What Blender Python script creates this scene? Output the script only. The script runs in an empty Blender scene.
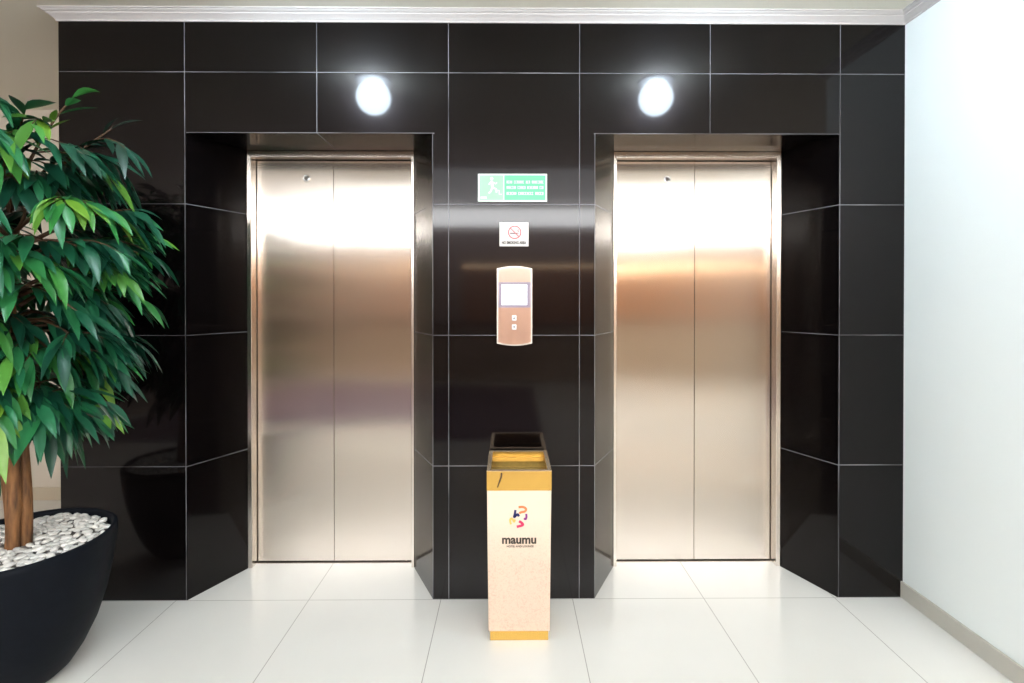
import bpy, bmesh, math, random
from mathutils import Vector, Matrix

# ------------------------------------------------------------------ scene, camera, world, light levels
SC = bpy.context.scene
COL = SC.collection
R = math.radians
SC.view_settings.view_transform = 'Standard'
SC.view_settings.look = 'None'
SC.view_settings.gamma = 1.0
SC.view_settings.use_curve_mapping = False
SC.view_settings.exposure = -0.12
SC.cycles.use_denoising = True
SC.cycles.max_bounces = 10
SC.cycles.glossy_bounces = 8
SC.cycles.diffuse_bounces = 6
SC.cycles.sample_clamp_indirect = 0.0
SC.cycles.caustics_reflective = True

cam = bpy.data.cameras.new('camera')
cam.sensor_width = 36.0
cam.lens = 36.0 * 505.0 / 1024.0
cam.shift_x = -1.94 / 1024.0
cam.shift_y = -37.53 / 1024.0
cam.clip_start = 0.02
cam_o = bpy.data.objects.new('camera', cam)
COL.objects.link(cam_o)
cam_o.location = (0, 0, 1.357)
cam_o.rotation_euler = (R(90) - 0.0058, 0, -0.0079)
SC.camera = cam_o

world = bpy.data.worlds.new('world')
world.use_nodes = True
world.node_tree.nodes['Background'].inputs['Color'].default_value = (0.8, 0.9, 1, 1)
world.node_tree.nodes['Background'].inputs['Strength'].default_value = 0.05
SC.world = world

SPOT_GLOW = 75.0            # the two cool downlights before the lifts
NEAR_PANEL = 2.8             # backlit ceiling panel above the lobby
FAR_FILL = 4.2  # extra unseen ceiling glow, added to light the reception wall
STAND_IN_GLOW = 31.0              # added glowing box, stands in for the bright source behind
STRIP_GLOW = 20.0

WALL_Y = 2.316               # polished wall face
FRAME_Y = 2.589
DOOR_Y = 2.646
CEIL = 2.67
FZ = -0.013                  # floor level
RIGHT_X = 1.818
STUB_Y = 1.74                # the white wall turns away to the right here
EAST_X = 4.5
LEFT_X = -2.05
BACK_Y = -5.0

# ------------------------------------------------------------------ materials
def nmat(name):
    m = bpy.data.materials.new(name)
    m.use_nodes = True
    nt = m.node_tree
    return m, nt, nt.nodes['Principled BSDF']

def node(nt, t, **kw):
    n = nt.nodes.new(t)
    for k, v in kw.items():
        setattr(n, k, v)
    return n

def simple(name, col, rough=0.5, metal=0.0, spec=0.5, noise=0.0, nscale=40.0, bump=0.0, bscale=60.0):
    m, nt, b = nmat(name)
    b.inputs['Base Color'].default_value = (*col, 1)
    b.inputs['Roughness'].default_value = rough
    b.inputs['Metallic'].default_value = metal
    b.inputs['Specular IOR Level'].default_value = spec
    tc = node(nt, 'ShaderNodeTexCoord')
    if noise:
        n = node(nt, 'ShaderNodeTexNoise'); n.inputs['Scale'].default_value = nscale; n.inputs['Detail'].default_value = 5
        nt.links.new(tc.outputs['Object'], n.inputs['Vector'])
        mx = node(nt, 'ShaderNodeMix', data_type='RGBA')
        mx.inputs['A'].default_value = (*[max(0, c * (1 - noise)) for c in col], 1)
        mx.inputs['B'].default_value = (*[min(1, c * (1 + noise)) for c in col], 1)
        nt.links.new(n.outputs['Fac'], mx.inputs['Factor'])
        nt.links.new(mx.outputs['Result'], b.inputs['Base Color'])
    if bump:
        n = node(nt, 'ShaderNodeTexNoise'); n.inputs['Scale'].default_value = bscale; n.inputs['Detail'].default_value = 4
        nt.links.new(tc.outputs['Object'], n.inputs['Vector'])
        bp = node(nt, 'ShaderNodeBump'); bp.inputs['Strength'].default_value = bump; bp.inputs['Distance'].default_value = 0.01
        nt.links.new(n.outputs['Fac'], bp.inputs['Height'])
        nt.links.new(bp.outputs['Normal'], b.inputs['Normal'])
    return m

def emit(name, col, strength):
    m, nt, b = nmat(name)
    b.inputs['Base Color'].default_value = (0.8, 0.8, 0.8, 1)
    b.inputs['Emission Color'].default_value = (*col, 1)
    b.inputs['Emission Strength'].default_value = strength
    return m

def math_node(nt, op, a, b=None, c=None):
    n = node(nt, 'ShaderNodeMath', operation=op)
    for i, v in enumerate((a, b, c)):
        if v is None: continue
        if isinstance(v, (int, float)): n.inputs[i].default_value = v
        else: nt.links.new(v, n.inputs[i])
    return n.outputs[0]

def line_mask(nt, coord, offset, pitch, half):
    # 1 on the joints of a regular grid, 0 elsewhere
    t = math_node(nt, 'SUBTRACT', coord, offset - pitch / 2)
    t = math_node(nt, 'FLOORED_MODULO', t, pitch)
    t = math_node(nt, 'ABSOLUTE', math_node(nt, 'SUBTRACT', t, pitch / 2))
    return math_node(nt, 'LESS_THAN', t, half)

def edge_mask(nt, coord, at, half):
    return math_node(nt, 'LESS_THAN', math_node(nt, 'ABSOLUTE', math_node(nt, 'SUBTRACT', coord, at)), half)

def granite():
    m, nt, b = nmat('polished_black_granite')
    tc = node(nt, 'ShaderNodeTexCoord')
    sp = node(nt, 'ShaderNodeSeparateXYZ'); nt.links.new(tc.outputs['Object'], sp.inputs[0])
    X, Y, Z = sp.outputs
    front = math_node(nt, 'LESS_THAN', Y, WALL_Y + 0.003)
    soffit = math_node(nt, 'GREATER_THAN', Z, 2.10)
    gx = math_node(nt, 'MULTIPLY', line_mask(nt, X, -0.281, 0.6, 0.0018), math_node(nt, 'MAXIMUM', front, soffit))
    gz = math_node(nt, 'MULTIPLY', line_mask(nt, Z, 0.0, 0.6, 0.0018), math_node(nt, 'GREATER_THAN', Z, 0.1))
    g = math_node(nt, 'MAXIMUM', gx, gz)
    for at in (-0.354, 0.39):       # ground edges of the openings
        g = math_node(nt, 'MAXIMUM', g, math_node(nt, 'MULTIPLY', edge_mask(nt, X, at, 0.002), math_node(nt, 'MULTIPLY', front, math_node(nt, 'LESS_THAN', Z, 2.124))))
    lint = math_node(nt, 'MULTIPLY', edge_mask(nt, Z, 2.124, 0.0025), front)
    inx = math_node(nt, 'LESS_THAN', math_node(nt, 'ABSOLUTE', math_node(nt, 'SUBTRACT', math_node(nt, 'ABSOLUTE', math_node(nt, 'SUBTRACT', X, 0.02)), 0.93)), 0.565)
    g = math_node(nt, 'MAXIMUM', g, math_node(nt, 'MULTIPLY', lint, inx))
    # worn filling: joints vary from bright to nearly gone
    n = node(nt, 'ShaderNodeTexNoise'); n.inputs['Scale'].default_value = 3.0; n.inputs['Detail'].default_value = 3
    nt.links.new(tc.outputs['Object'], n.inputs['Vector'])
    wear = node(nt, 'ShaderNodeMapRange'); wear.inputs[1].default_value = 0.35; wear.inputs[2].default_value = 0.65
    wear.inputs[3].default_value = 0.25; wear.inputs[4].default_value = 1.0
    nt.links.new(n.outputs['Fac'], wear.inputs[0])
    gw = math_node(nt, 'MULTIPLY', g, wear.outputs[0])
    # stone: near black with a faint brown fleck
    f = node(nt, 'ShaderNodeTexNoise'); f.inputs['Scale'].default_value = 120; f.inputs['Detail'].default_value = 3
    nt.links.new(tc.outputs['Object'], f.inputs['Vector'])
    st = node(nt, 'ShaderNodeMix', data_type='RGBA')
    st.inputs['A'].default_value = (0.0009, 0.0007, 0.0008, 1); st.inputs['B'].default_value = (0.0028, 0.002, 0.002, 1)
    nt.links.new(f.outputs['Fac'], st.inputs['Factor'])
    mx = node(nt, 'ShaderNodeMix', data_type='RGBA')
    mx.inputs['B'].default_value = (0.20, 0.20, 0.22, 1)
    nt.links.new(st.outputs['Result'], mx.inputs['A']); nt.links.new(gw, mx.inputs['Factor'])
    nt.links.new(mx.outputs['Result'], b.inputs['Base Color'])
    b.inputs['Roughness'].default_value = 0.27
    b.inputs['Specular IOR Level'].default_value = 0.09
    b.inputs['Coat IOR'].default_value = 1.30
    b.inputs['Specular Tint'].default_value = (1.0, 0.78, 0.80, 1)
    b.inputs['Coat Roughness'].default_value = 0.07
    nt.links.new(math_node(nt, 'SUBTRACT', 1.0, math_node(nt, 'MULTIPLY', gw, 0.8)), b.inputs['Coat Weight'])
    return m

def floor_tile():
    m, nt, b = nmat('white_porcelain_floor_tile')
    tc = node(nt, 'ShaderNodeTexCoord')
    sp = node(nt, 'ShaderNodeSeparateXYZ'); nt.links.new(tc.outputs['Object'], sp.inputs[0])
    X, Y, Z = sp.outputs
    g = math_node(nt, 'MAXIMUM', line_mask(nt, X, -0.317, 0.605, 0.0016), line_mask(nt, Y, WALL_Y - 0.003, 0.605, 0.0016))
    n = node(nt, 'ShaderNodeTexNoise'); n.inputs['Scale'].default_value = 2.2; n.inputs['Detail'].default_value = 4
    nt.links.new(tc.outputs['Object'], n.inputs['Vector'])
    st = node(nt, 'ShaderNodeMix', data_type='RGBA')
    st.inputs['A'].default_value = (0.66, 0.655, 0.63, 1); st.inputs['B'].default_value = (0.74, 0.735, 0.71, 1)
    nt.links.new(n.outputs['Fac'], st.inputs['Factor'])
    mx = node(nt, 'ShaderNodeMix', data_type='RGBA')
    mx.inputs['B'].default_value = (0.36, 0.35, 0.33, 1)
    nt.links.new(st.outputs['Result'], mx.inputs['A']); nt.links.new(g, mx.inputs['Factor'])
    nt.links.new(mx.outputs['Result'], b.inputs['Base Color'])
    b.inputs['Roughness'].default_value = 0.17
    b.inputs['Specular IOR Level'].default_value = 0.4
    return m

def brushed(name, col, rough=0.3, wave=0.0):
    m, nt, b = nmat(name)
    b.inputs['Metallic'].default_value = 1.0
    b.inputs['Roughness'].default_value = rough
    b.inputs['Anisotropic'].default_value = 1.0
    tan = node(nt, 'ShaderNodeCombineXYZ'); tan.inputs[0].default_value = 1.0
    nt.links.new(tan.outputs[0], b.inputs['Tangent'])
    tc = node(nt, 'ShaderNodeTexCoord')
    mp = node(nt, 'ShaderNodeMapping'); mp.inputs['Scale'].default_value = (260, 260, 1.2)
    nt.links.new(tc.outputs['Object'], mp.inputs['Vector'])
    n = node(nt, 'ShaderNodeTexNoise'); n.inputs['Scale'].default_value = 1.0; n.inputs['Detail'].default_value = 3
    nt.links.new(mp.outputs['Vector'], n.inputs['Vector'])
    mx = node(nt, 'ShaderNodeMix', data_type='RGBA')
    mx.inputs['A'].default_value = (*[c * 0.94 for c in col], 1); mx.inputs['B'].default_value = (*[min(1, c * 1.05) for c in col], 1)
    nt.links.new(n.outputs['Fac'], mx.inputs['Factor']); nt.links.new(mx.outputs['Result'], b.inputs['Base Color'])
    if wave:
        w = node(nt, 'ShaderNodeTexNoise'); w.inputs['Scale'].default_value = 1.6; w.inputs['Detail'].default_value = 1.0
        nt.links.new(tc.outputs['Object'], w.inputs['Vector'])
        bp = node(nt, 'ShaderNodeBump'); bp.inputs['Strength'].default_value = 1.0; bp.inputs['Distance'].default_value = wave
        nt.links.new(w.outputs['Fac'], bp.inputs['Height']); nt.links.new(bp.outputs['Normal'], b.inputs['Normal'])
    return m

def leaf_material():
    m, nt, b = nmat('ficus_leaf')
    at = node(nt, 'ShaderNodeAttribute', attribute_name='tone')
    cr = node(nt, 'ShaderNodeValToRGB')
    e = cr.color_ramp.elements
    e[0].position = 0.0; e[0].color = (0.004, 0.030, 0.017, 1)
    e[1].position = 1.0; e[1].color = (0.12, 0.26, 0.025, 1)
    for p, c in ((0.35, (0.006, 0.065, 0.036, 1)), (0.62, (0.016, 0.14, 0.056, 1)), (0.85, (0.034, 0.21, 0.042, 1))):
        k = e.new(p); k.color = c
    nt.links.new(at.outputs['Fac'], cr.inputs['Fac'])
    nt.links.new(cr.outputs['Color'], b.inputs['Base Color'])
    b.inputs['Roughness'].default_value = 0.36
    b.inputs['Specular IOR Level'].default_value = 0.45
    return m

def bark_material():
    m, nt, b = nmat('ficus_bark')
    tc = node(nt, 'ShaderNodeTexCoord')
    mp = node(nt, 'ShaderNodeMapping'); mp.inputs['Scale'].default_value = (50, 50, 9)
    nt.links.new(tc.outputs['Object'], mp.inputs['Vector'])
    n = node(nt, 'ShaderNodeTexNoise'); n.inputs['Scale'].default_value = 1.0; n.inputs['Detail'].default_value = 6
    nt.links.new(mp.outputs['Vector'], n.inputs['Vector'])
    cr = node(nt, 'ShaderNodeValToRGB')
    cr.color_ramp.elements[0].position = 0.3; cr.color_ramp.elements[0].color = (0.045, 0.016, 0.006, 1)
    cr.color_ramp.elements[1].position = 0.72; cr.color_ramp.elements[1].color = (0.34, 0.155, 0.055, 1)
    nt.links.new(n.outputs['Fac'], cr.inputs['Fac']); nt.links.new(cr.outputs['Color'], b.inputs['Base Color'])
    b.inputs['Roughness'].default_value = 0.65
    bp = node(nt, 'ShaderNodeBump'); bp.inputs['Strength'].default_value = 0.6; bp.inputs['Distance'].default_value = 0.006
    nt.links.new(n.outputs['Fac'], bp.inputs['Height']); nt.links.new(bp.outputs['Normal'], b.inputs['Normal'])
    return m

def laminate():
    m, nt, b = nmat('cream_stone_print_laminate')
    tc = node(nt, 'ShaderNodeTexCoord')
    n = node(nt, 'ShaderNodeTexNoise'); n.inputs['Scale'].default_value = 85; n.inputs['Detail'].default_value = 6
    n.inputs['Distortion'].default_value = 2.0
    nt.links.new(tc.outputs['Object'], n.inputs['Vector'])
    cr = node(nt, 'ShaderNodeValToRGB')
    cr.color_ramp.elements[0].position = 0.36; cr.color_ramp.elements[0].color = (0.60, 0.43, 0.33, 1)
    cr.color_ramp.elements[1].position = 0.50; cr.color_ramp.elements[1].color = (0.69, 0.53, 0.42, 1)
    nt.links.new(n.outputs['Fac'], cr.inputs['Fac'])
    # the printed flecks fade out towards the paler upper part of the sheet
    sp = node(nt, 'ShaderNodeSeparateXYZ'); nt.links.new(tc.outputs['Object'], sp.inputs[0])
    mr = node(nt, 'ShaderNodeMapRange'); mr.inputs[1].default_value = 0.30; mr.inputs[2].default_value = 0.50
    nt.links.new(sp.outputs[2], mr.inputs[0])
    mx = node(nt, 'ShaderNodeMix', data_type='RGBA'); mx.inputs['B'].default_value = (0.74, 0.615, 0.50, 1)
    nt.links.new(mr.outputs[0], mx.inputs['Factor']); nt.links.new(cr.outputs['Color'], mx.inputs['A'])
    nt.links.new(mx.outputs['Result'], b.inputs['Base Color'])
    b.inputs['Roughness'].default_value = 0.35
    return m

M = dict(
    granite=granite(), tile=floor_tile(),
    white_paint=simple('cool_white_paint', (0.85, 0.90, 0.90), 0.45, noise=0.015, nscale=3, bump=0.03, bscale=25),
    beige_paint=simple('beige_paint', (0.62, 0.56, 0.48), 0.6, noise=0.02, nscale=4),
    lobby_paint=simple('grey_brown_paint', (0.42, 0.34, 0.30), 0.6, noise=0.03, nscale=4),
    ceiling=simple('warm_white_ceiling_paint', (0.76, 0.73, 0.64), 0.7, noise=0.015, nscale=4),
    cornice=simple('cornice_plaster', (0.50, 0.465, 0.455), 0.55, noise=0.015, nscale=8),
    skirting=simple('grey_skirting_tile', (0.50, 0.48, 0.43), 0.35, noise=0.04, nscale=20),
    beige_skirting=simple('beige_skirting_tile', (0.50, 0.43, 0.33), 0.4, noise=0.04, nscale=20),
    steel=brushed('brushed_steel', (0.66, 0.595, 0.535), 0.22, wave=0.003),
    frame_steel=simple('frame_steel', (0.72, 0.66, 0.60), 0.22, 1.0, noise=0.04, nscale=60),
    chrome=simple('chrome', (0.8, 0.8, 0.8), 0.15, 1.0),
    dark=simple('shaft_shade', (0.012, 0.012, 0.012), 0.8, noise=0.2),  # darkness of the closed shaft put into the base colour
    key=simple('lock_core', (0.12, 0.11, 0.10), 0.35, 0.8),
    copper_face=simple('rosy_brushed_plate', (0.44, 0.27, 0.20), 0.34, 0.6, noise=0.04, nscale=90),
    pale_plate=simple('pale_champagne_plate', (0.44, 0.345, 0.28), 0.32, 0.5, noise=0.03, nscale=90),
    button=simple('button_white_metal', (0.78, 0.80, 0.84), 0.25, 0.2),
    rim_plate=simple('bright_plate_edge', (0.92, 0.87, 0.82), 0.25, 0.5, noise=0.02),
    bezel=simple('screen_bezel', (0.30, 0.26, 0.33), 0.2, 0.0, noise=0.03),
    screen=emit('lit_screen', (0.86, 0.92, 1.0), 1.6),
    sign_white=simple('sign_white', (0.74, 0.84, 0.77), 0.35, noise=0.02),
    sign_green=simple('sign_green', (0.10, 0.52, 0.26), 0.35, noise=0.06, nscale=30),
    sign_pale=simple('sign_pale_green', (0.27, 0.58, 0.34), 0.35, noise=0.06, nscale=30),
    sign_mark=simple('sign_lettering_white', (0.66, 0.82, 0.70), 0.4),
    plaque=simple('white_plaque', (0.68, 0.64, 0.63), 0.3, noise=0.02),
    plaque_pink=simple('plaque_pink_disc', (0.68, 0.50, 0.51), 0.35),
    red=simple('prohibition_red', (0.50, 0.09, 0.10), 0.4),
    ink=simple('dark_ink', (0.035, 0.026, 0.02), 0.45),
    grey_ink=simple('grey_ink', (0.12, 0.10, 0.10), 0.5),
    laminate=laminate(),
    pale_gold=simple('pale_gold_rim', (0.72, 0.55, 0.36), 0.25, 0.8, noise=0.06),
    gold=simple('gold_sheet', (0.68, 0.42, 0.10), 0.22, 0.75, noise=0.10, nscale=30),
    old_gold=simple('dull_gold_tray', (0.26, 0.19, 0.065), 0.3, 0.8, noise=0.25, nscale=60),
    scratch=simple('scratch_brown', (0.06, 0.03, 0.01), 0.6),
    navy=simple('logo_navy', (0.012, 0.016, 0.12), 0.4), orange=simple('logo_orange', (0.75, 0.20, 0.06), 0.4),
    plum=simple('logo_plum', (0.22, 0.02, 0.20), 0.4), yellow=simple('logo_yellow', (0.83, 0.52, 0.12), 0.4),
    crimson=simple('logo_crimson', (0.58, 0.02, 0.10), 0.4),
    pot=simple('blue_black_pot_glaze', (0.005, 0.0065, 0.010), 0.5, 0, 0.08, noise=0.4, nscale=25, bump=0.08, bscale=30),
    pebble=simple('white_pebble', (0.72, 0.70, 0.67), 0.5, noise=0.10, nscale=30),
    pebble_grey=simple('pale_grey_pebble', (0.56, 0.55, 0.53), 0.5, noise=0.12, nscale=30),
    soil=simple('gravel_bed', (0.20, 0.19, 0.18), 0.8, noise=0.4, nscale=60),
    leaf=leaf_material(), bark=bark_material(),
    twig=simple('ficus_twig', (0.085, 0.040, 0.018), 0.6, noise=0.3, nscale=30),
    near_panel=emit('cool_diffuser', (0.90, 0.97, 1.0), NEAR_PANEL),
    far_fill=emit('warm_fill', (1.0, 0.93, 0.82), FAR_FILL),
    stand_in_glow=emit('bright_stand_in', (0.96, 0.985, 1.0), STAND_IN_GLOW),
    panel_frame=simple('white_light_frame', (0.8, 0.8, 0.8), 0.5),
    lens=emit('downlight_lens', (0.71, 0.87, 1.0), SPOT_GLOW),
    strip=emit('warm_strip', (1.0, 0.72, 0.42), STRIP_GLOW),
    wood=simple('orange_wood_veneer', (0.50, 0.20, 0.065), 0.4, noise=0.2, nscale=6),
    desk=simple('desk_beige', (0.50, 0.37, 0.26), 0.4, noise=0.06, nscale=8),
    desk_top=simple('desk_dark_top', (0.06, 0.035, 0.025), 0.25, noise=0.2),
    rug=simple('purple_grey_rug', (0.12, 0.080, 0.115), 0.95, noise=0.25, nscale=50),
)

# ------------------------------------------------------------------ helpers
def link(name, bm, m, parent=None, smooth=False, mats=None):
    me = bpy.data.meshes.new(name)
    bm.normal_update()
    bm.to_mesh(me); bm.free()
    for mm in (mats or [m]): me.materials.append(mm)
    if smooth:
        for p in me.polygons: p.use_smooth = True
    o = bpy.data.objects.new(name, me)
    COL.objects.link(o)
    if parent: o.parent = parent
    return o

def empty(name, loc):
    o = bpy.data.objects.new(name, None)
    o.empty_display_size = 0.1
    COL.objects.link(o); o.location = loc
    return o

def tag(o, label, cat=None, group=None, kind=None):
    o['label'] = label
    if cat: o['category'] = cat
    if group: o['group'] = group
    if kind: o['kind'] = kind
    return o

def box(bm, x0, x1, y0, y1, z0, z1, mi=0):
    v = [bm.verts.new((x, y, z)) for z in (z0, z1) for y in (y0, y1) for x in (x0, x1)]
    for f in ((0, 2, 3, 1), (4, 5, 7, 6), (0, 1, 5, 4), (2, 6, 7, 3), (0, 4, 6, 2), (1, 3, 7, 5)):
        bm.faces.new([v[i] for i in f]).material_index = mi
    return v

def prism(bm, pts, a0, a1, axis='z', mi=0):
    # pts in order around a convex or concave outline, extruded along the axis
    def P(p, a): return (p[0], p[1], a) if axis == 'z' else (p[0], a, p[1])
    lo = [bm.verts.new(P(p, a0)) for p in pts]; hi = [bm.verts.new(P(p, a1)) for p in pts]
    n = len(pts)
    fs = [bm.faces.new(lo), bm.faces.new(hi)]
    for i in range(n):
        fs.append(bm.faces.new((lo[i], lo[(i + 1) % n], hi[(i + 1) % n], hi[i])))
    for f in fs: f.material_index = mi
    bmesh.ops.recalc_face_normals(bm, faces=fs)

def bevel(bm, w, seg=2):
    bmesh.ops.bevel(bm, geom=list(bm.edges), offset=w, segments=seg, profile=0.5, affect='EDGES', clamp_overlap=True)

def lathe(bm, prof, n=48, mi=0):
    rings = []
    for r, z in prof:
        if r < 1e-6: rings.append([bm.verts.new((0, 0, z))])
        else: rings.append([bm.verts.new((r * math.cos(2 * math.pi * i / n), r * math.sin(2 * math.pi * i / n), z)) for i in range(n)])
    for a, b in zip(rings, rings[1:]):
        for i in range(n):
            j = (i + 1) % n
            q = [a[i % len(a)], a[j % len(a)], b[j % len(b)], b[i % len(b)]]
            u = []
            for v in q:
                if v not in u: u.append(v)
            if len(u) > 2: bm.faces.new(u).material_index = mi
    bmesh.ops.recalc_face_normals(bm, faces=bm.faces)

def tube(bm, pts, rad, n=8):
    # swept tube with a radius at every point
    rings = []
    prev = None
    for i, p in enumerate(pts):
        d = (pts[min(i + 1, len(pts) - 1)] - pts[max(i - 1, 0)]).normalized()
        a = prev if prev is not None else Vector((1, 0, 0)) if abs(d.x) < 0.8 else Vector((0, 1, 0))
        a = (a - d * a.dot(d)).normalized(); prev = a
        b = d.cross(a)
        rings.append([bm.verts.new(p + (a * math.cos(2 * math.pi * k / n) + b * math.sin(2 * math.pi * k / n)) * rad[i]) for k in range(n)])
    for r0, r1 in zip(rings, rings[1:]):
        for k in range(n):
            bm.faces.new((r0[k], r0[(k + 1) % n], r1[(k + 1) % n], r1[k]))
    bm.faces.new(rings[0][::-1]); bm.faces.new(rings[-1])

def stroke(bm, pts, w, y0, y1):
    # a flat raised brush stroke in the x-z plane, w may vary along it
    L, Rr = [], []
    for i, (x, z) in enumerate(pts):
        x0, z0 = pts[max(i - 1, 0)]; x1, z1 = pts[min(i + 1, len(pts) - 1)]
        dx, dz = x1 - x0, z1 - z0; l = math.hypot(dx, dz) or 1
        ww = w[i] if isinstance(w, (list, tuple)) else w
        L.append((x - dz / l * ww / 2, z + dx / l * ww / 2)); Rr.append((x + dz / l * ww / 2, z - dx / l * ww / 2))
    for i in range(len(pts) - 1):
        prism(bm, [L[i], L[i + 1], Rr[i + 1], Rr[i]], y0, y1, axis='y')

def smooth_path(ctrl, n=6):
    out = []
    P = [ctrl[0]] + list(ctrl) + [ctrl[-1]]
    for i in range(1, len(P) - 2):
        for k in range(n):
            t = k / n
            q = []
            for d in range(len(ctrl[0])):
                p0, p1, p2, p3 = P[i - 1][d], P[i][d], P[i + 1][d], P[i + 2][d]
                q.append(0.5 * (2 * p1 + (p2 - p0) * t + (2 * p0 - 5 * p1 + 4 * p2 - p3) * t * t + (3 * p1 - p0 - 3 * p2 + p3) * t ** 3))
            out.append(tuple(q))
    out.append(tuple(ctrl[-1]))
    return out

def lettering(name, text, width, cx, y, cz, m, parent, depth=0.0006, bold=0.0, tall=1.0):
    cu = bpy.data.curves.new(name, 'FONT')
    cu.body = text; cu.align_x = 'CENTER'; cu.align_y = 'CENTER'; cu.size = 0.1; cu.extrude = 0.001; cu.offset = bold
    t = bpy.data.objects.new(name, cu); COL.objects.link(t)
    dg = bpy.context.evaluated_depsgraph_get()
    me = bpy.data.meshes.new_from_object(t.evaluated_get(dg))
    bpy.data.objects.remove(t)
    me.materials.clear(); me.materials.append(m)
    xs = [v.co.x for v in me.vertices]; ys = [v.co.y for v in me.vertices]
    s = width / (max(xs) - min(xs)); mx = (max(xs) + min(xs)) / 2; my = (max(ys) + min(ys)) / 2
    for v in me.vertices:
        v.co = Vector((cx + (v.co.x - mx) * s, y - (v.co.z + 0.001) / 0.002 * depth, cz + (v.co.y - my) * s * tall))
    o = bpy.data.objects.new(name, me); COL.objects.link(o); o.parent = parent
    return o

# ------------------------------------------------------------------ the setting
bm = bmesh.new()
box(bm, -4.6, EAST_X + 0.1, BACK_Y - 0.1, 3.6, -0.15, FZ)
tag(link('floor', bm, M['tile']), 'glossy white porcelain tiled lobby floor', 'floor', kind='structure')

bm = bmesh.new()
box(bm, -4.6, EAST_X + 0.1, BACK_Y - 0.1, 3.6, CEIL, CEIL + 0.1)
tag(link('ceiling', bm, M['ceiling']), 'warm white plaster ceiling over the lobby', 'ceiling', kind='structure')

bm = bmesh.new()
ZL = 2.124
prism(bm, [(LEFT_X, WALL_Y), (-1.476, WALL_Y), (-1.343, FRAME_Y), (-1.343, 2.75), (LEFT_X, 2.75)], FZ, ZL)
prism(bm, [(-0.354, WALL_Y), (0.390, WALL_Y), (0.531, FRAME_Y), (0.531, 2.75), (-0.4905, 2.75), (-0.4905, FRAME_Y)], FZ, ZL)
prism(bm, [(1.514, WALL_Y), (RIGHT_X, WALL_Y), (RIGHT_X, 2.75), (1.396, 2.75), (1.396, FRAME_Y)], FZ, ZL)
box(bm, LEFT_X, RIGHT_X, WALL_Y, 2.75, ZL, CEIL)
tag(link('wall_front', bm, M['granite']), 'polished black granite tiled wall around the two lifts', 'wall', kind='structure')

bm = bmesh.new(); box(bm, LEFT_X, RIGHT_X, 2.75, 2.85, FZ, CEIL)
tag(link('wall_shaft', bm, M['dark']), 'lift shaft wall behind the doors, coloured black for the shade inside', 'wall', kind='structure')
bm = bmesh.new(); box(bm, LEFT_X, LEFT_X + 0.1, 2.85, 3.5, FZ, CEIL)
tag(link('wall_corridor', bm, M['beige_paint']), 'beige side wall of the corridor beside the lifts', 'wall', kind='structure')
bm = bmesh.new(); box(bm, -4.6, LEFT_X + 0.1, 3.5, 3.6, FZ, CEIL)
tag(link('wall_far', bm, M['beige_paint']), 'beige wall at the far end of the corridor behind the tree', 'wall', kind='structure')
bm = bmesh.new(); box(bm, RIGHT_X, EAST_X, STUB_Y, 2.85, FZ, CEIL)
tag(link('wall_right', bm, M['white_paint']), 'plain cool white painted wall right of the lifts', 'wall', kind='structure')
bm = bmesh.new(); box(bm, EAST_X, EAST_X + 0.1, BACK_Y, 2.85, FZ, CEIL)
tag(link('wall_side', bm, M['beige_paint']), 'beige side wall of the lobby beyond the white wall', 'wall', kind='structure')
bm = bmesh.new(); box(bm, -4.6, -4.5, BACK_Y, 3.5, FZ, CEIL)
tag(link('wall_left', bm, M['lobby_paint']), 'grey brown painted wall on the left of the lobby', 'wall', kind='structure')
bm = bmesh.new(); box(bm, -4.6, EAST_X + 0.1, BACK_Y - 0.1, BACK_Y, FZ, CEIL)
tag(link('wall_back', bm, M['lobby_paint']), 'grey brown wall behind the reception mirrored in the lift doors', 'wall', kind='structure')

bm = bmesh.new(); prism(bm, [(RIGHT_X - 0.012, WALL_Y), (RIGHT_X - 0.012, STUB_Y - 0.012), (EAST_X, STUB_Y - 0.012), (EAST_X, STUB_Y), (RIGHT_X, STUB_Y), (RIGHT_X, WALL_Y)], FZ, 0.062)
bevel(bm, 0.002, 1)
tag(link('baseboard_right', bm, M['skirting']), 'grey skirting along the white right wall', 'baseboard', kind='structure')
bm = bmesh.new(); box(bm, -4.5, LEFT_X, 3.488, 3.5, FZ, 0.075)
bevel(bm, 0.002, 1)
tag(link('baseboard_far', bm, M['beige_skirting']), 'beige skirting at the foot of the corridor wall', 'baseboard', kind='structure')

# cornice: moulded profile swept round the outer and inner corner with mitres
prof = [(0.0, 2.626), (0.006, 2.626), (0.007, 2.633), (0.011, 2.636), (0.016, 2.641), (0.025, 2.647), (0.030, 2.650),
        (0.031, 2.655), (0.037, 2.657), (0.042, 2.660), (0.044, 2.664), (0.050, 2.6645), (0.050, 2.6695), (0.0, 2.6695)]
bm = bmesh.new()
path = lambda e: [(LEFT_X - e, 3.498), (LEFT_X - e, WALL_Y - e), (RIGHT_X - e, WALL_Y - e), (RIGHT_X - e, STUB_Y - e), (EAST_X - 0.002, STUB_Y - e)]
rows = [[bm.verts.new((x, y, z)) for x, y in path(e)] for e, z in prof]
n = len(rows)
for i in range(n):
    for k in range(4):
        bm.faces.new((rows[i][k], rows[i][k + 1], rows[(i + 1) % n][k + 1], rows[(i + 1) % n][k]))
bm.faces.new([r[0] for r in rows]); bm.faces.new([r[4] for r in rows][::-1])
bmesh.ops.recalc_face_normals(bm, faces=bm.faces)
tag(link('trim_1', bm, M['cornice']), 'white moulded cornice above the black wall', 'cornice', kind='structure')

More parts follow.
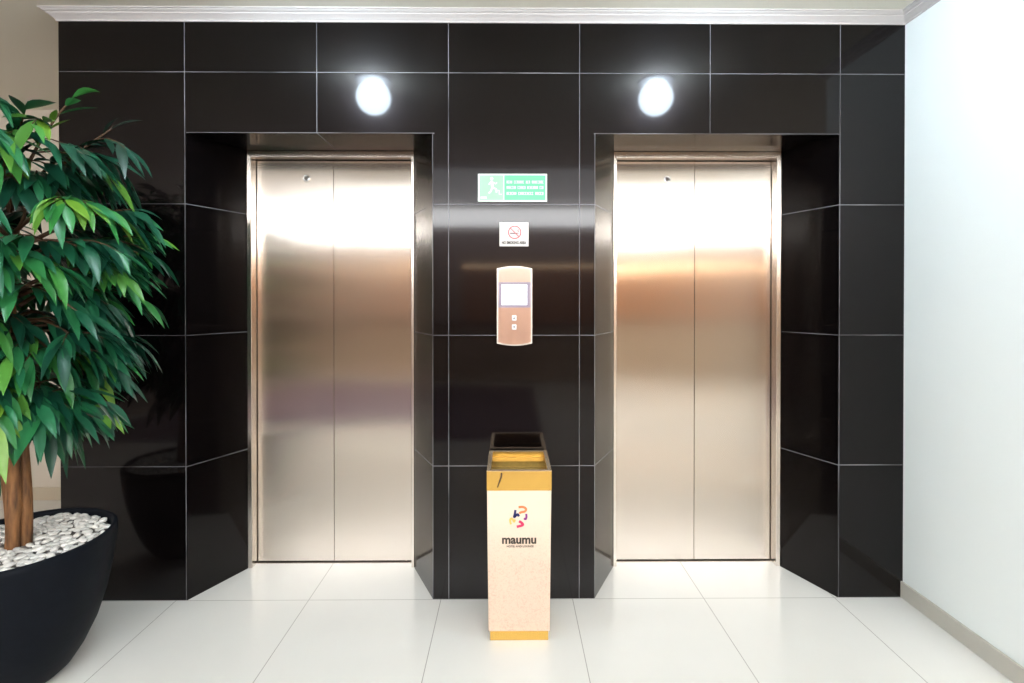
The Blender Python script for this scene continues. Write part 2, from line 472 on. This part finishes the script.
# lift doors
def lift(name, label, xo0, xi0, xs, xi1, xo1, zkey, xkey):
    root = empty(name, ((xo0 + xo1) / 2, DOOR_Y, FZ))
    off = root.location.copy()
    def put(o):
        o.location = -off; return o
    bm = bmesh.new()
    y1 = 2.70
    e = 0.0008
    prism(bm, [(xo0 + e, FZ + .001), (xi0, FZ + .001), (xi0, 2.092), (xi1, 2.092), (xi1, FZ + .001), (xo1 - e, FZ + .001), (xo1 - e, ZL - e), (xo0 + e, ZL - e)], FRAME_Y, y1, axis='y')
    bevel(bm, 0.0015, 1)
    f = put(link('door_frame', bm, M['frame_steel'], root))
    for a, b_, has in ((xi0 + 0.003, xs - 0.0008, True), (xs + 0.0008, xi1 - 0.003, False)):
        bm = bmesh.new()
        box(bm, a, b_, DOOR_Y, DOOR_Y + 0.03, FZ + 0.009, 2.088)
        bevel(bm, 0.0012, 1)
        p = put(link('door_panel', bm, M['steel'], root))
        if has:
            bm = bmesh.new()
            lathe(bm, [(0, 0.001), (0.011, 0.001), (0.012, 0.006), (0.015, 0.007), (0.018, 0.004), (0.018, 0.0)], 24)
            k = link('keyhole_ring', bm, M['chrome'], p, smooth=True)
            k.rotation_euler = (R(90), 0, 0); k.location = (xkey, DOOR_Y, zkey)
            bm = bmesh.new()
            lathe(bm, [(0, 0.0035), (0.009, 0.0035), (0.0098, 0.0015), (0.0098, 0.001)], 20)
            k2 = link('lock_core', bm, M['key'], p, smooth=True)
            k2.rotation_euler = (R(90), 0, 0); k2.location = (xkey, DOOR_Y, zkey)
    bm = bmesh.new(); box(bm, xi0 + 0.001, xi1 - 0.001, 2.634, 2.70, FZ + 0.0005, FZ + 0.004)
    put(link('sill', bm, M['frame_steel'], root))
    root['kind'] = 'structure'
    tag(root, label, 'lift door')
lift('door_1', 'closed brushed steel lift door left of the call panel, nearer the tree', -1.343, -1.3205, -0.9203, -0.5058, -0.4905, 1.997, -1.061)
lift('door_2', 'closed brushed steel lift door right of the call panel, nearer the white wall', 0.531, 0.549, 0.9696, 1.373, 1.396, 1.995, 0.824)

# ------------------------------------------------------------------ ceiling lights
def panel(x0, x1, y0, y1, m, label):
    root = empty('ceiling_light_panel', ((x0 + x1) / 2, (y0 + y1) / 2, CEIL))
    w, d = (x1 - x0) / 2, (y1 - y0) / 2
    bm = bmesh.new()
    for a in ((-w, w, -d, -d + 0.03), (-w, w, d - 0.03, d), (-w, -w + 0.03, -d + 0.03, d - 0.03), (w - 0.03, w, -d + 0.03, d - 0.03)):
        box(bm, *a, -0.03, -0.0005)
    link('light_frame', bm, M['panel_frame'], root)
    bm = bmesh.new(); box(bm, -w + 0.031, w - 0.031, -d + 0.031, d - 0.031, -0.02, -0.004)
    link('diffuser', bm, m, root)
    tag(root, label, 'ceiling light')
panel(-1.9, 2.9, -2.3, -0.25, M['near_panel'], 'cool backlit ceiling panel over the lobby in front of the lifts')
panel(-3.6, 3.6, -4.7, -3.3, M['far_fill'], 'warm glowing ceiling panel added out of view to light the reception')
root = empty('stand_in_box', (0.0, -2.55, CEIL))      # made-up glowing box in place of daylight, mirrored as a white band
bm = bmesh.new(); box(bm, -4.37, 4.37, -0.10, 0.045, -0.275, -0.0005); bevel(bm, 0.004, 1)
link('stand_in_housing', bm, M['panel_frame'], root)
bm = bmesh.new(); box(bm, -4.34, 4.34, 0.0455, 0.052, -0.26, -0.012)
link('diffuser', bm, M['stand_in_glow'], root)
tag(root, 'long brilliant white glowing box added across the lobby in place of daylight', 'light box')

def downlight(x, y, label):
    root = empty('globe_light', (x, y, CEIL))
    bm = bmesh.new()
    lathe(bm, [(0, -0.0005), (0.104, -0.0005), (0.106, -0.004), (0.104, -0.0095), (0.097, -0.0102), (0, -0.0102)], 40)
    link('trim_ring', bm, M['panel_frame'], root, smooth=True)
    bm = bmesh.new(); lathe(bm, [(0.1 * math.sin(k * math.pi / 16), -0.104 - 0.1 * math.cos(k * math.pi / 16)) for k in range(15)] + [(0.03, -0.0105), (0, -0.0105)], 40)
    link('glass_globe', bm, M['lens'], root, smooth=True)
    tag(root, label, 'ceiling light', 'globe lights above the lift doors')
downlight(-0.81, 1.62, 'round cool white globe light on the ceiling in front of the left lift')
downlight(0.87, 1.62, 'round cool white globe light on the ceiling in front of the right lift')

# ------------------------------------------------------------------ what the steel and stone mirror: the reception behind
bm = bmesh.new(); box(bm, -0.9, 4.4, BACK_Y + 0.001, BACK_Y + 0.03, 0.9, 1.98)
o = link('wood_wall_panel', bm, M['wood'])
tag(o, 'orange wood veneer panel on the wall behind the reception', 'wall panel')
bm = bmesh.new(); box(bm, -0.9, 4.4, BACK_Y + 0.001, BACK_Y + 0.05, 2.0, 2.03)
o = link('light_strip', bm, M['strip'])
tag(o, 'warm glowing light strip above the orange wood panel', 'light strip')
root = empty('reception_desk', (0.3, -4.2, FZ))
bm = bmesh.new(); box(bm, -3.2, 3.4, -0.25, 0.25, 0.0, 0.94)
link('desk_front', bm, M['desk'], root)
bm = bmesh.new(); box(bm, -3.25, 3.45, -0.3, 0.3, 0.941, 0.99); bevel(bm, 0.006, 2)
link('desk_top', bm, M['desk_top'], root)
tag(root, 'long beige reception desk with a dark top mirrored in the lift doors', 'reception desk')
bm = bmesh.new(); box(bm, -4.3, 0.35, -3.4, -0.3, FZ + 0.0005, 0.0); bevel(bm, 0.004, 2)
tag(link('area_rug', bm, M['rug']), 'dark purple grey rug before the reception desk', 'rug')

# ------------------------------------------------------------------ signs and call panel on the pillar
def plate_outline(x0, x1, z0, z1, sag, n=12):
    w = (x1 - x0) / 2; cx = (x0 + x1) / 2
    top = [(cx + w * (1 - 2 * i / n), z1 - sag + sag * (1 - (1 - 2 * i / n) ** 2)) for i in range(n + 1)]
    bot = [(cx - w * (1 - 2 * i / n), z0 + sag - sag * (1 - (1 - 2 * i / n) ** 2)) for i in range(n + 1)]
    return top + bot

root = empty('lift_call_panel', (0.0209, WALL_Y, 1.3345))
def at_root(o, r=root):
    o.location = -r.location; return o
bm = bmesh.new(); prism(bm, plate_outline(-0.0593, 0.1012, 1.1534, 1.5157, 0.011), WALL_Y - 0.018, WALL_Y - 0.0005, axis='y')
at_root(link('backplate', bm, M['rim_plate'], root))
bm = bmesh.new(); prism(bm, plate_outline(-0.0525, 0.0944, 1.160, 1.325, 0.010)[13:] + [(0.0944, 1.327), (-0.0525, 1.327)], WALL_Y - 0.0205, WALL_Y - 0.018, axis='y')
at_root(link('button_plate', bm, M['copper_face'], root))
bm = bmesh.new(); prism(bm, [(-0.0525, 1.443), (0.0944, 1.443)] + plate_outline(-0.0525, 0.0944, 1.3, 1.5095, 0.010)[:13], WALL_Y - 0.0205, WALL_Y - 0.018, axis='y')
at_root(link('upper_plate', bm, M['pale_plate'], root))
bm = bmesh.new(); box(bm, -0.0525, 0.0944, WALL_Y - 0.0203, WALL_Y - 0.018, 1.3272, 1.4428)
bz = at_root(link('screen_bezel', bm, M['bezel'], root))
bm = bmesh.new(); box(bm, -0.0385, 0.0775, WALL_Y - 0.0215, WALL_Y - 0.0203, 1.3400, 1.4310)
s = link('screen', bm, M['screen'], bz); s['label'] = 'glowing blank white display'
for z, up in ((1.2800, 1), (1.2385, -1)):
    bm = bmesh.new(); box(bm, 0.0086, 0.0296, WALL_Y - 0.0265, WALL_Y - 0.0205, z - 0.0125, z + 0.0125); bevel(bm, 0.003, 2)
    b_ = at_root(link('call_button', bm, M['button'], root)); b_['label'] = 'square silvery button with an %s arrow' % ('up' if up > 0 else 'down')
    bm = bmesh.new(); c = 0.0191
    prism(bm, [(c - 0.0045, z - 0.004 * up), (c + 0.0045, z - 0.004 * up), (c, z + 0.005 * up)], WALL_Y - 0.0272, WALL_Y - 0.0265, axis='y')
    link('arrow_mark', bm, M['grey_ink'], b_)
tag(root, 'tall champagne metal lift call panel with screen and two buttons above the bin', 'call panel')

# green evacuation sign
gx0, gx1, gz0, gz1 = -0.1462, 0.1698, 1.8113, 1.9388
gs = empty('evacuation_sign', ((gx0 + gx1) / 2, WALL_Y, (gz0 + gz1) / 2))
def g_at(o): o.location = -gs.location; return o
F = WALL_Y - 0.004
bm = bmesh.new(); box(bm, gx0, gx1, F, WALL_Y - 0.0003, gz0, gz1); bevel(bm, 0.0008, 1)
g_at(link('sign_plate', bm, M['sign_white'], gs))
split = gx0 + 0.118
bm = bmesh.new(); box(bm, gx0 + 0.007, split - 0.002, F - 0.0006, F, gz0 + 0.007, gz1 - 0.007)
g_at(link('picture_field', bm, M['sign_pale'], gs))
bm = bmesh.new(); box(bm, split + 0.002, gx1 - 0.007, F - 0.0006, F, gz0 + 0.007, gz1 - 0.007)
g_at(link('text_field', bm, M['sign_green'], gs))
bm = bmesh.new()      # running figure on stairs
G = F - 0.0006
cxp = gx0 + 0.073
prism(bm, [(cxp - 0.010 + 0.0075 * math.cos(k * math.pi / 6), gz1 - 0.022 + 0.0075 * math.sin(k * math.pi / 6)) for k in range(12)], G - 0.0005, G, axis='y')
stroke(bm, [(cxp - 0.012, gz1 - 0.032), (cxp - 0.008, gz1 - 0.048), (cxp - 0.006, gz1 - 0.064)], [0.010, 0.014, 0.011], G - 0.0005, G)
stroke(bm, [(cxp - 0.010, gz1 - 0.036), (cxp + 0.008, gz1 - 0.046), (cxp + 0.014, gz1 - 0.040)], 0.006, G - 0.0005, G)
stroke(bm, [(cxp - 0.013, gz1 - 0.036), (cxp - 0.024, gz1 - 0.050)], 0.006, G - 0.0005, G)
stroke(bm, [(cxp - 0.006, gz1 - 0.063), (cxp + 0.010, gz1 - 0.070), (cxp + 0.012, gz1 - 0.086)], 0.008, G - 0.0005, G)
stroke(bm, [(cxp - 0.008, gz1 - 0.063), (cxp - 0.014, gz1 - 0.080), (cxp - 0.024, gz1 - 0.090)], 0.008, G - 0.0005, G)
stroke(bm, [(gx0 + 0.012, gz0 + 0.018), (gx0 + 0.040, gz0 + 0.018)], 0.010, G - 0.0005, G)
stroke(bm, [(cxp + 0.015, gz1 - 0.076), (cxp + 0.024, gz1 - 0.076), (cxp + 0.024, gz1 - 0.094), (cxp + 0.036, gz1 - 0.094)], 0.004, G - 0.0005, G)
g_at(link('running_figure', bm, M['sign_mark'], gs))
rnd = random.Random(4)
tx0, tx1 = split + 0.012, gx1 - 0.016
for zc, words in ((gz1 - 0.038, (4, 7, 3, 8)), (gz1 - 0.063, (7, 6, 8, 3)), (gz1 - 0.090, (6, 9, 5))):
    bm = bmesh.new()
    unit = (tx1 - tx0) / (sum(words) + len(words) - 1); x = tx0
    for w in words:                       # small worn capitals, too faded to read
        for _ in range(w):
            a, b_ = x + unit * 0.12, x + unit * 0.88
            t = unit * 0.30; h = 0.0065
            kind = rnd.randrange(3)
            box(bm, a, a + t, G - 0.0005, G, zc - h, zc + h)
            if kind != 1: box(bm, b_ - t, b_, G - 0.0005, G, zc - h, zc + h)
            for q in ((1,), (1, -1), (0,))[kind]: box(bm, a + t, b_ - (t if kind != 1 else 0), G - 0.0005, G, zc + q * (h - t / 2) - t / 2, zc + q * (h - t / 2) + t / 2)
            x += unit
        x += unit
    g_at(link('text_line', bm, M['sign_mark'], gs))
tag(gs, 'pale green evacuation sign with a white border above the no smoking plaque', 'sign')

# no smoking plaque
nx0, nx1, nz0, nz1 = -0.0479, 0.0850, 1.6074, 1.7172
ns = empty('no_smoking_sign', ((nx0 + nx1) / 2, WALL_Y, (nz0 + nz1) / 2))
def n_at(o): o.location = -ns.location; return o
F = WALL_Y - 0.005
bm = bmesh.new(); box(bm, nx0, nx1, F, WALL_Y - 0.0003, nz0, nz1); bevel(bm, 0.001, 1)
n_at(link('plaque', bm, M['plaque'], ns))
cx, cz, rr = 0.0215, 1.671, 0.0285
G = F - 0.0006
bm = bmesh.new(); prism(bm, [(cx + rr * 0.95 * math.cos(k * math.pi / 16), cz + rr * 0.95 * math.sin(k * math.pi / 16)) for k in range(32)], G, F, axis='y')
n_at(link('sign_disc', bm, M['plaque_pink'], ns))
bm = bmesh.new()
ring = [(cx + rr * math.cos(k * math.pi / 16), cz + rr * math.sin(k * math.pi / 16)) for k in range(33)]
stroke(bm, ring, 0.0045, G - 0.0006, F)
stroke(bm, [(cx - rr * 0.7, cz + rr * 0.7), (cx + rr * 0.7, cz - rr * 0.7)], 0.0040, G - 0.0006, G)
n_at(link('prohibition_ring', bm, M['red'], ns))
bm = bmesh.new()
box(bm, cx - 0.021, cx + 0.012, G - 0.0004, G, cz - 0.0065, cz - 0.0025)
stroke(bm, smooth_path([(cx + 0.014, cz + 0.001), (cx + 0.018, cz + 0.005), (cx + 0.014, cz + 0.009), (cx + 0.018, cz + 0.013)], 4), 0.0022, G - 0.0004, G)
box(bm, cx + 0.0135, cx + 0.017, G - 0.0004, G, cz - 0.0065, cz - 0.0025)
n_at(link('cigarette_symbol', bm, M['ink'], ns))
n_at(lettering('lettering', 'NO SMOKING AREA', 0.112, (nx0 + nx1) / 2, F, nz0 + 0.0165, M['ink'], ns, bold=0.005, tall=1.45))
tag(ns, 'small white no smoking plaque with red circle between green sign and call panel', 'sign')

# ------------------------------------------------------------------ ash bin
bx, by0, by1 = 0.0370, 2.024, 2.300
ab = empty('ash_bin', (bx, (by0 + by1) / 2, FZ))
hy = (by1 - by0) / 2
def tower(bm, w0, d0, z0, w1, d1, z1):
    lo = [bm.verts.new((sx * w0, sy * d0, z0)) for sx, sy in ((-1, -1), (1, -1), (1, 1), (-1, 1))]
    hi = [bm.verts.new((sx * w1, sy * d1, z1)) for sx, sy in ((-1, -1), (1, -1), (1, 1), (-1, 1))]
    bm.faces.new(lo[::-1]); bm.faces.new(hi)
    for i in range(4): bm.faces.new((lo[i], lo[(i + 1) % 4], hi[(i + 1) % 4], hi[i]))
bm = bmesh.new(); tower(bm, 0.1175, hy - 0.006, 0.0005, 0.1175, hy - 0.006, 0.040); bevel(bm, 0.002, 2)
link('base_plinth', bm, M['gold'], ab)
bm = bmesh.new(); tower(bm, 0.1235, hy - 0.002, 0.0402, 0.1295, hy - 0.001, 0.608); bevel(bm, 0.002, 2)
link('bin_body', bm, M['laminate'], ab)
# gold head: four walls with an open top
bm = bmesh.new()
W, Dp, t = 0.1300, hy, 0.012
zt, zb = 0.686, 0.6082
box(bm, -W, W, -Dp, -Dp + t, zb, zt); box(bm, -W, W, Dp - t, Dp, zb, zt)
box(bm, -W, -W + t, -Dp + t, Dp - t, zb, zt); box(bm, W - t, W, -Dp + t, Dp - t, zb, zt)
tb = link('top_band', bm, M['gold'], ab)
bm = bmesh.new()
for a in ((-W - 0.001, W + 0.001, -Dp - 0.001, -Dp + t + 0.004), (-W - 0.001, W + 0.001, Dp - t - 0.004, Dp + 0.001),
          (-W - 0.001, -W + t + 0.004, -Dp + t + 0.004, Dp - t - 0.004), (W - t - 0.004, W + 0.001, -Dp + t + 0.004, Dp - t - 0.004)):
    box(bm, *a, zt, zt + 0.003)
link('metal_rim', bm, M['pale_gold'], ab)['label'] = 'bright metal rim round the ash opening'
bm = bmesh.new()
x0, x1, y0, y1 = -W + t + 0.001, W - t - 0.001, -Dp + t + 0.001, Dp - t - 0.001
box(bm, x0, x1, y0, y1, 0.6283, 0.636)
box(bm, x0, x1, y1 - 0.055, y1, 0.636, 0.660)
box(bm, x0, x1, y0 + 0.045, y0 + 0.052, 0.636, 0.652)
link('ash_tray', bm, M['old_gold'], ab)['label'] = 'dull gold stepped tray inside the top'
bm = bmesh.new()
stroke(bm, smooth_path([(-0.071, 0.680), (-0.072, 0.664), (-0.078, 0.648), (-0.087, 0.622)], 5), [0.007] * 6 + [0.006] * 6 + [0.004] * 4, -Dp - 0.0015, -Dp)
link('scratch_mark', bm, M['scratch'], tb)['label'] = 'dark curved scratch on the gold band'
fy = lambda z: -(hy - 0.002 + 0.001 * (z - 0.04) / 0.564)
o = lettering('lettering', 'maumu', 0.138, 0.0, fy(0.405) - 0.0002, 0.406, M['ink'], ab, 0.0006, bold=0.0035); o['label'] = 'dark rounded word maumu'
o = lettering('lettering', 'HOTEL AND LOUNGE', 0.108, 0.004, fy(0.38) - 0.0002, 0.3835, M['ink'], ab, 0.0006, bold=0.002); o['label'] = 'tiny capitals under the word'
k = 0.1004 / 25.0 / 1.0 * 1.0          # metres per photo pixel on the bin front is about 0.00406
px = 0.00406
def lg(pts): return [((x - 517.6) * px - 0.000, 0.500 - (y - 517.0) * px) for x, y in pts]
for m, pts, w in (
        ('navy', [(513.9, 509.5), (513.4, 513.0), (512.7, 516.5), (514.3, 515.0), (516.2, 513.9), (517.4, 516.0)], 1.6),
        ('orange', [(517.0, 506.8), (521.5, 506.6), (524.4, 508.6), (523.2, 511.0), (519.0, 512.0), (518.0, 513.2)], 1.5),
        ('plum', [(524.6, 513.4), (524.8, 516.5), (524.0, 518.6), (522.2, 517.9)], 1.4),
        ('yellow', [(509.5, 523.8), (508.6, 520.0), (509.6, 517.9), (511.6, 519.6), (512.6, 521.3), (513.6, 519.0)], 1.3),
        ('crimson', [(517.5, 520.6), (520.6, 522.8), (521.2, 524.4), (518.8, 525.4), (515.2, 526.2)], 1.7)):
    bm = bmesh.new()
    stroke(bm, smooth_path(lg(pts), 5), w * 1.45 * px, fy(0.50) - 0.0010, fy(0.50) + 0.0004)
    link('logo_stroke', bm, M[m], ab)['label'] = m + ' brush stroke of the round logo'
tag(ab, 'slim square cream ash bin with gold top band standing between the lifts', 'ash bin')

# ------------------------------------------------------------------ potted ficus
TX, TY = -1.785, 1.840
tree = empty('potted_ficus_tree', (TX, TY, FZ))
RIM = 0.49
bm = bmesh.new()
lathe(bm, [(0, 0.001), (0.112, 0.001), (0.128, 0.006), (0.155, 0.030), (0.190, 0.085), (0.226, 0.165), (0.254, 0.26), (0.273, 0.36), (0.284, 0.44),
           (0.287, 0.485), (0.286, 0.503), (0.279, 0.509), (0.271, 0.506), (0.268, 0.497), (0.262, 0.42), (0.20, 0.32), (0, 0.32)], 72)
link('planter_pot', bm, M['pot'], tree, smooth=True)
bm = bmesh.new()
lathe(bm, [(0, 0.484), (0.15, 0.482), (0.262, 0.474), (0.258, 0.44), (0, 0.44)], 48)
link('gravel_bed', bm, M['soil'], tree, smooth=True)

rnd = random.Random(11)
def pebble_bm(seed):
    r = random.Random(seed)
    bm = bmesh.new(); bmesh.ops.create_icosphere(bm, subdivisions=2, radius=1)
    ph = [r.uniform(0, 6.28) for _ in range(6)]
    for v in bm.verts:
        c = v.co
        k = 1 + 0.12 * math.sin(2.3 * c.x + ph[0]) + 0.12 * math.sin(2.7 * c.y + ph[1]) + 0.08 * math.sin(3.5 * c.z + ph[2])
        v.co = Vector((c.x * k * 1.30, c.y * k * 0.80, c.z * k * 0.50))
    return bm
spots = []
tries = 0
while len(spots) < 330 and tries < 60000:
    tries += 1
    a = rnd.uniform(0, 2 * math.pi); r = 0.253 * math.sqrt(rnd.random())
    x, y = r * math.cos(a), r * math.sin(a)
    if r < 0.05: continue
    if all((x - q[0]) ** 2 + (y - q[1]) ** 2 > 0.0205 ** 2 for q in spots): spots.append((x, y))
# nearest to the camera and inside the view first
def shows(q):
    X, Y = TX + q[0], TY + q[1]
    inview = (X / Y) > -1.02
    return (0 if inview else 1, X * X + Y * Y)
spots.sort(key=shows)
protos = []
for i in range(6):
    me_o = None
    bm = pebble_bm(i)
    me = bpy.data.meshes.new('pebble'); bm.to_mesh(me); bm.free()
    for p in me.polygons: p.use_smooth = True
    me.materials.append(M['pebble'] if i % 3 else M['pebble_grey'])
    protos.append(me)
rest = bmesh.new()
for i, (x, y) in enumerate(spots):
    s = rnd.uniform(0.0110, 0.0155)
    mtx = Matrix.Translation((x, y, 0.488 + rnd.uniform(-0.002, 0.006))) @ Matrix.Rotation(rnd.uniform(0, 6.28), 4, 'Z') @ Matrix.Rotation(rnd.uniform(-0.4, 0.4), 4, 'X') @ Matrix.Scale(s, 4)
    if i < 100:
        o = bpy.data.objects.new('pebble', protos[i % 6]); COL.objects.link(o); o.parent = tree
        o.matrix_local = mtx
    else:
        b2 = pebble_bm(i % 6)
        b2.transform(mtx)
        me = bpy.data.meshes.new('tmp'); b2.to_mesh(me); b2.free()
        rest.from_mesh(me); bpy.data.meshes.remove(me)
o = link('pebbles', rest, M['pebble'], tree, smooth=True); o['kind'] = 'stuff'

# trunk: three stems twisting round each other
for s in range(3):
    bm = bmesh.new(); pts = []; rad = []
    for i in range(34):
        t = i / 33
        z = 0.44 + t * (1.30 if s == 0 else 1.12 if s == 1 else 1.0)
        a = s * 2.094 + 0.5 + t * 3.4
        rr = 0.0235 * (1 - 0.15 * t) + 0.03 * max(0, t - 0.72)
        lean = 0.05 * t * t
        pts.append(Vector((rr * math.cos(a) + 0.012 * math.sin(5 * t + s) - 0.01, rr * math.sin(a) - lean, z)))
        rad.append((0.0225 - 0.010 * t) * (1 + 0.07 * math.sin(17 * t + 2 * s)) * (1.15 if i == 0 else 1))
    tube(bm, pts, rad, 12)
    link('trunk', bm, M['bark'], tree, smooth=True)

def add_leaf(bm, tone_layer, base, direction, up, length, width, droop, tone):
    d = direction.normalized()
    side = d.cross(up)
    if side.length < 1e-3: side = d.cross(Vector((1, 0, 0)))
    side.normalize()
    nrm = side.cross(d).normalized()
    prof = [(0.0, 0.10), (0.14, 0.55), (0.32, 0.95), (0.5, 1.0), (0.68, 0.80), (0.86, 0.40), (1.0, 0.02)]
    L, C, Rt = [], [], []
    for t, w in prof:
        c = base + d * (length * t * (1 - 0.12 * droop * t)) - Vector((0, 0, 1)) * (droop * length * 0.45 * t * t)
        e = side * (width * 0.5 * w); lift = nrm * (width * 0.16 * w)
        C.append(bm.verts.new(c)); L.append(bm.verts.new(c - e + lift)); Rt.append(bm.verts.new(c + e + lift))
    for i in range(len(prof) - 1):
        for q in ((L[i], C[i], C[i + 1], L[i + 1]), (C[i], Rt[i], Rt[i + 1], C[i + 1])):
            f = bm.faces.new(q); f.smooth = True
    for v in L + C + Rt: v[tone_layer] = tone

YMAX = WALL_Y - 0.03 - TY
def clampy(p):
    if p.y > YMAX: p.y = YMAX - 0.02 - 0.3 * min(p.y - YMAX, 0.1)
    return p

def make_branch(z, az, length, rise, sag, nleaf, r):
    a = Vector((math.cos(az), math.sin(az), 0))
    p0 = Vector((0, 0, z)) + a * 0.015 + Vector((0, -0.03 * max(0, z - 1.2), 0))
    pts = []
    nseg = 9
    wob = r.uniform(-0.5, 0.5)
    for i in range(nseg + 1):
        t = i / nseg
        aa = az + wob * t
        d = Vector((math.cos(aa), math.sin(aa), 0))
        p = p0 + d * (length * t) + Vector((0, 0, rise * t - sag * t * t))
        pts.append(clampy(p))
    bmb = bmesh.new()
    tube(bmb, pts, [0.0065 * (1 - 0.75 * i / nseg) + 0.001 for i in range(nseg + 1)], 6)
    bml = bmesh.new(); tl = bml.verts.layers.float.new('tone')
    base_tone = r.choice((0.15, 0.3, 0.35, 0.45, 0.5, 0.6, 0.7, 0.85))
    # side twigs
    twigs = [(pts, 0.45)]
    for k in range(4):
        i0 = r.randrange(3, nseg - 1)
        q0 = pts[i0]
        ang = az + r.choice((-1, 1)) * r.uniform(0.5, 1.2)
        ln = r.uniform(0.10, 0.20)
        tp = [clampy(q0 + Vector((math.cos(ang), math.sin(ang), 0)) * (ln * j / 4) + Vector((0, 0, 0.35 * ln * j / 4 - 0.55 * ln * (j / 4) ** 2))) for j in range(5)]
        tube(bmb, tp, [0.003, 0.0027, 0.0023, 0.0018, 0.0012], 5)
        twigs.append((tp, 0.25))
    for tp, start in twigs:
        n = nleaf if tp is pts else max(5, int(nleaf * 0.65))
        for j in range(n):
            t = start + (1 - start) * (j / (n - 1)) if n > 1 else 1
            f = t * (len(tp) - 1); i = min(int(f), len(tp) - 2)
            b0 = tp[i].lerp(tp[i + 1], f - i)
            ax = (tp[i + 1] - tp[i]).normalized()
            sd = ax.cross(Vector((0, 0, 1)))
            sd = sd.normalized() if sd.length > 1e-3 else Vector((1, 0, 0))
            side = (1 if j % 2 else -1)
            spread = r.uniform(0.35, 0.9) * (1 - 0.55 * t)
            dr = (ax * r.uniform(0.7, 1.1) + sd * side * spread + Vector((0, 0, r.uniform(-0.55, 0.15)))).normalized()
            ln = r.uniform(0.095, 0.160)
            dp = r.uniform(0.3, 1.1)
            up = Vector((r.uniform(-0.45, 0.45), r.uniform(-0.6, 0.3), 1)).normalized()
            tip = b0 + dr * ln
            if tip.y > YMAX: dr = Vector((dr.x, -abs(dr.y) * 0.3, dr.z)).normalized()
            if b0.y > YMAX - 0.005: continue
            tone = min(1, max(0, base_tone + r.uniform(-0.22, 0.22)))
            add_leaf(bml, tl, b0, dr, up, ln, ln * r.uniform(0.21, 0.29), dp, tone)
    br = link('branch', bmb, M['twig'], tree, smooth=True)
    link('leaves', bml, M['leaf'], br)
    return br

rnd = random.Random(23)
specs = []
# whorls of branches from low to high: height, reach, rise, sag
for z, n, reach, rise, sag in ((1.03, 5, 0.17, 0.02, 0.20), (1.10, 7, 0.20, 0.06, 0.20), (1.19, 8, 0.23, 0.10, 0.22), (1.28, 10, 0.29, 0.16, 0.22),
                               (1.40, 10, 0.37, 0.22, 0.22), (1.51, 10, 0.42, 0.26, 0.20), (1.60, 9, 0.42, 0.29, 0.16), (1.68, 8, 0.30, 0.30, 0.08)):
    a0 = rnd.uniform(0, 6.28)
    for k in range(n):
        specs.append((z + rnd.uniform(-0.05, 0.05), a0 + 2 * math.pi * k / n + rnd.uniform(-0.3, 0.3), reach * rnd.uniform(0.72, 0.94), rise * rnd.uniform(0.8, 1.2), sag * rnd.uniform(0.8, 1.2)))
for z, az, ln, ri, sg in specs:
    make_branch(z, az, ln, ri, sg, 11, rnd)
for az, ln, ri in ((0.25, 0.30, 0.34), (-0.45, 0.27, 0.40), (-1.3, 0.22, 0.42), (-2.3, 0.25, 0.38), (2.6, 0.3, 0.36), (-0.9, 0.36, 0.30)):   # upright leaders above the crown
    make_branch(1.72, az, ln, ri, 0.05, 7, rnd)
tag(tree, 'tall leafy ficus tree in a round black pot of white pebbles', 'potted tree')
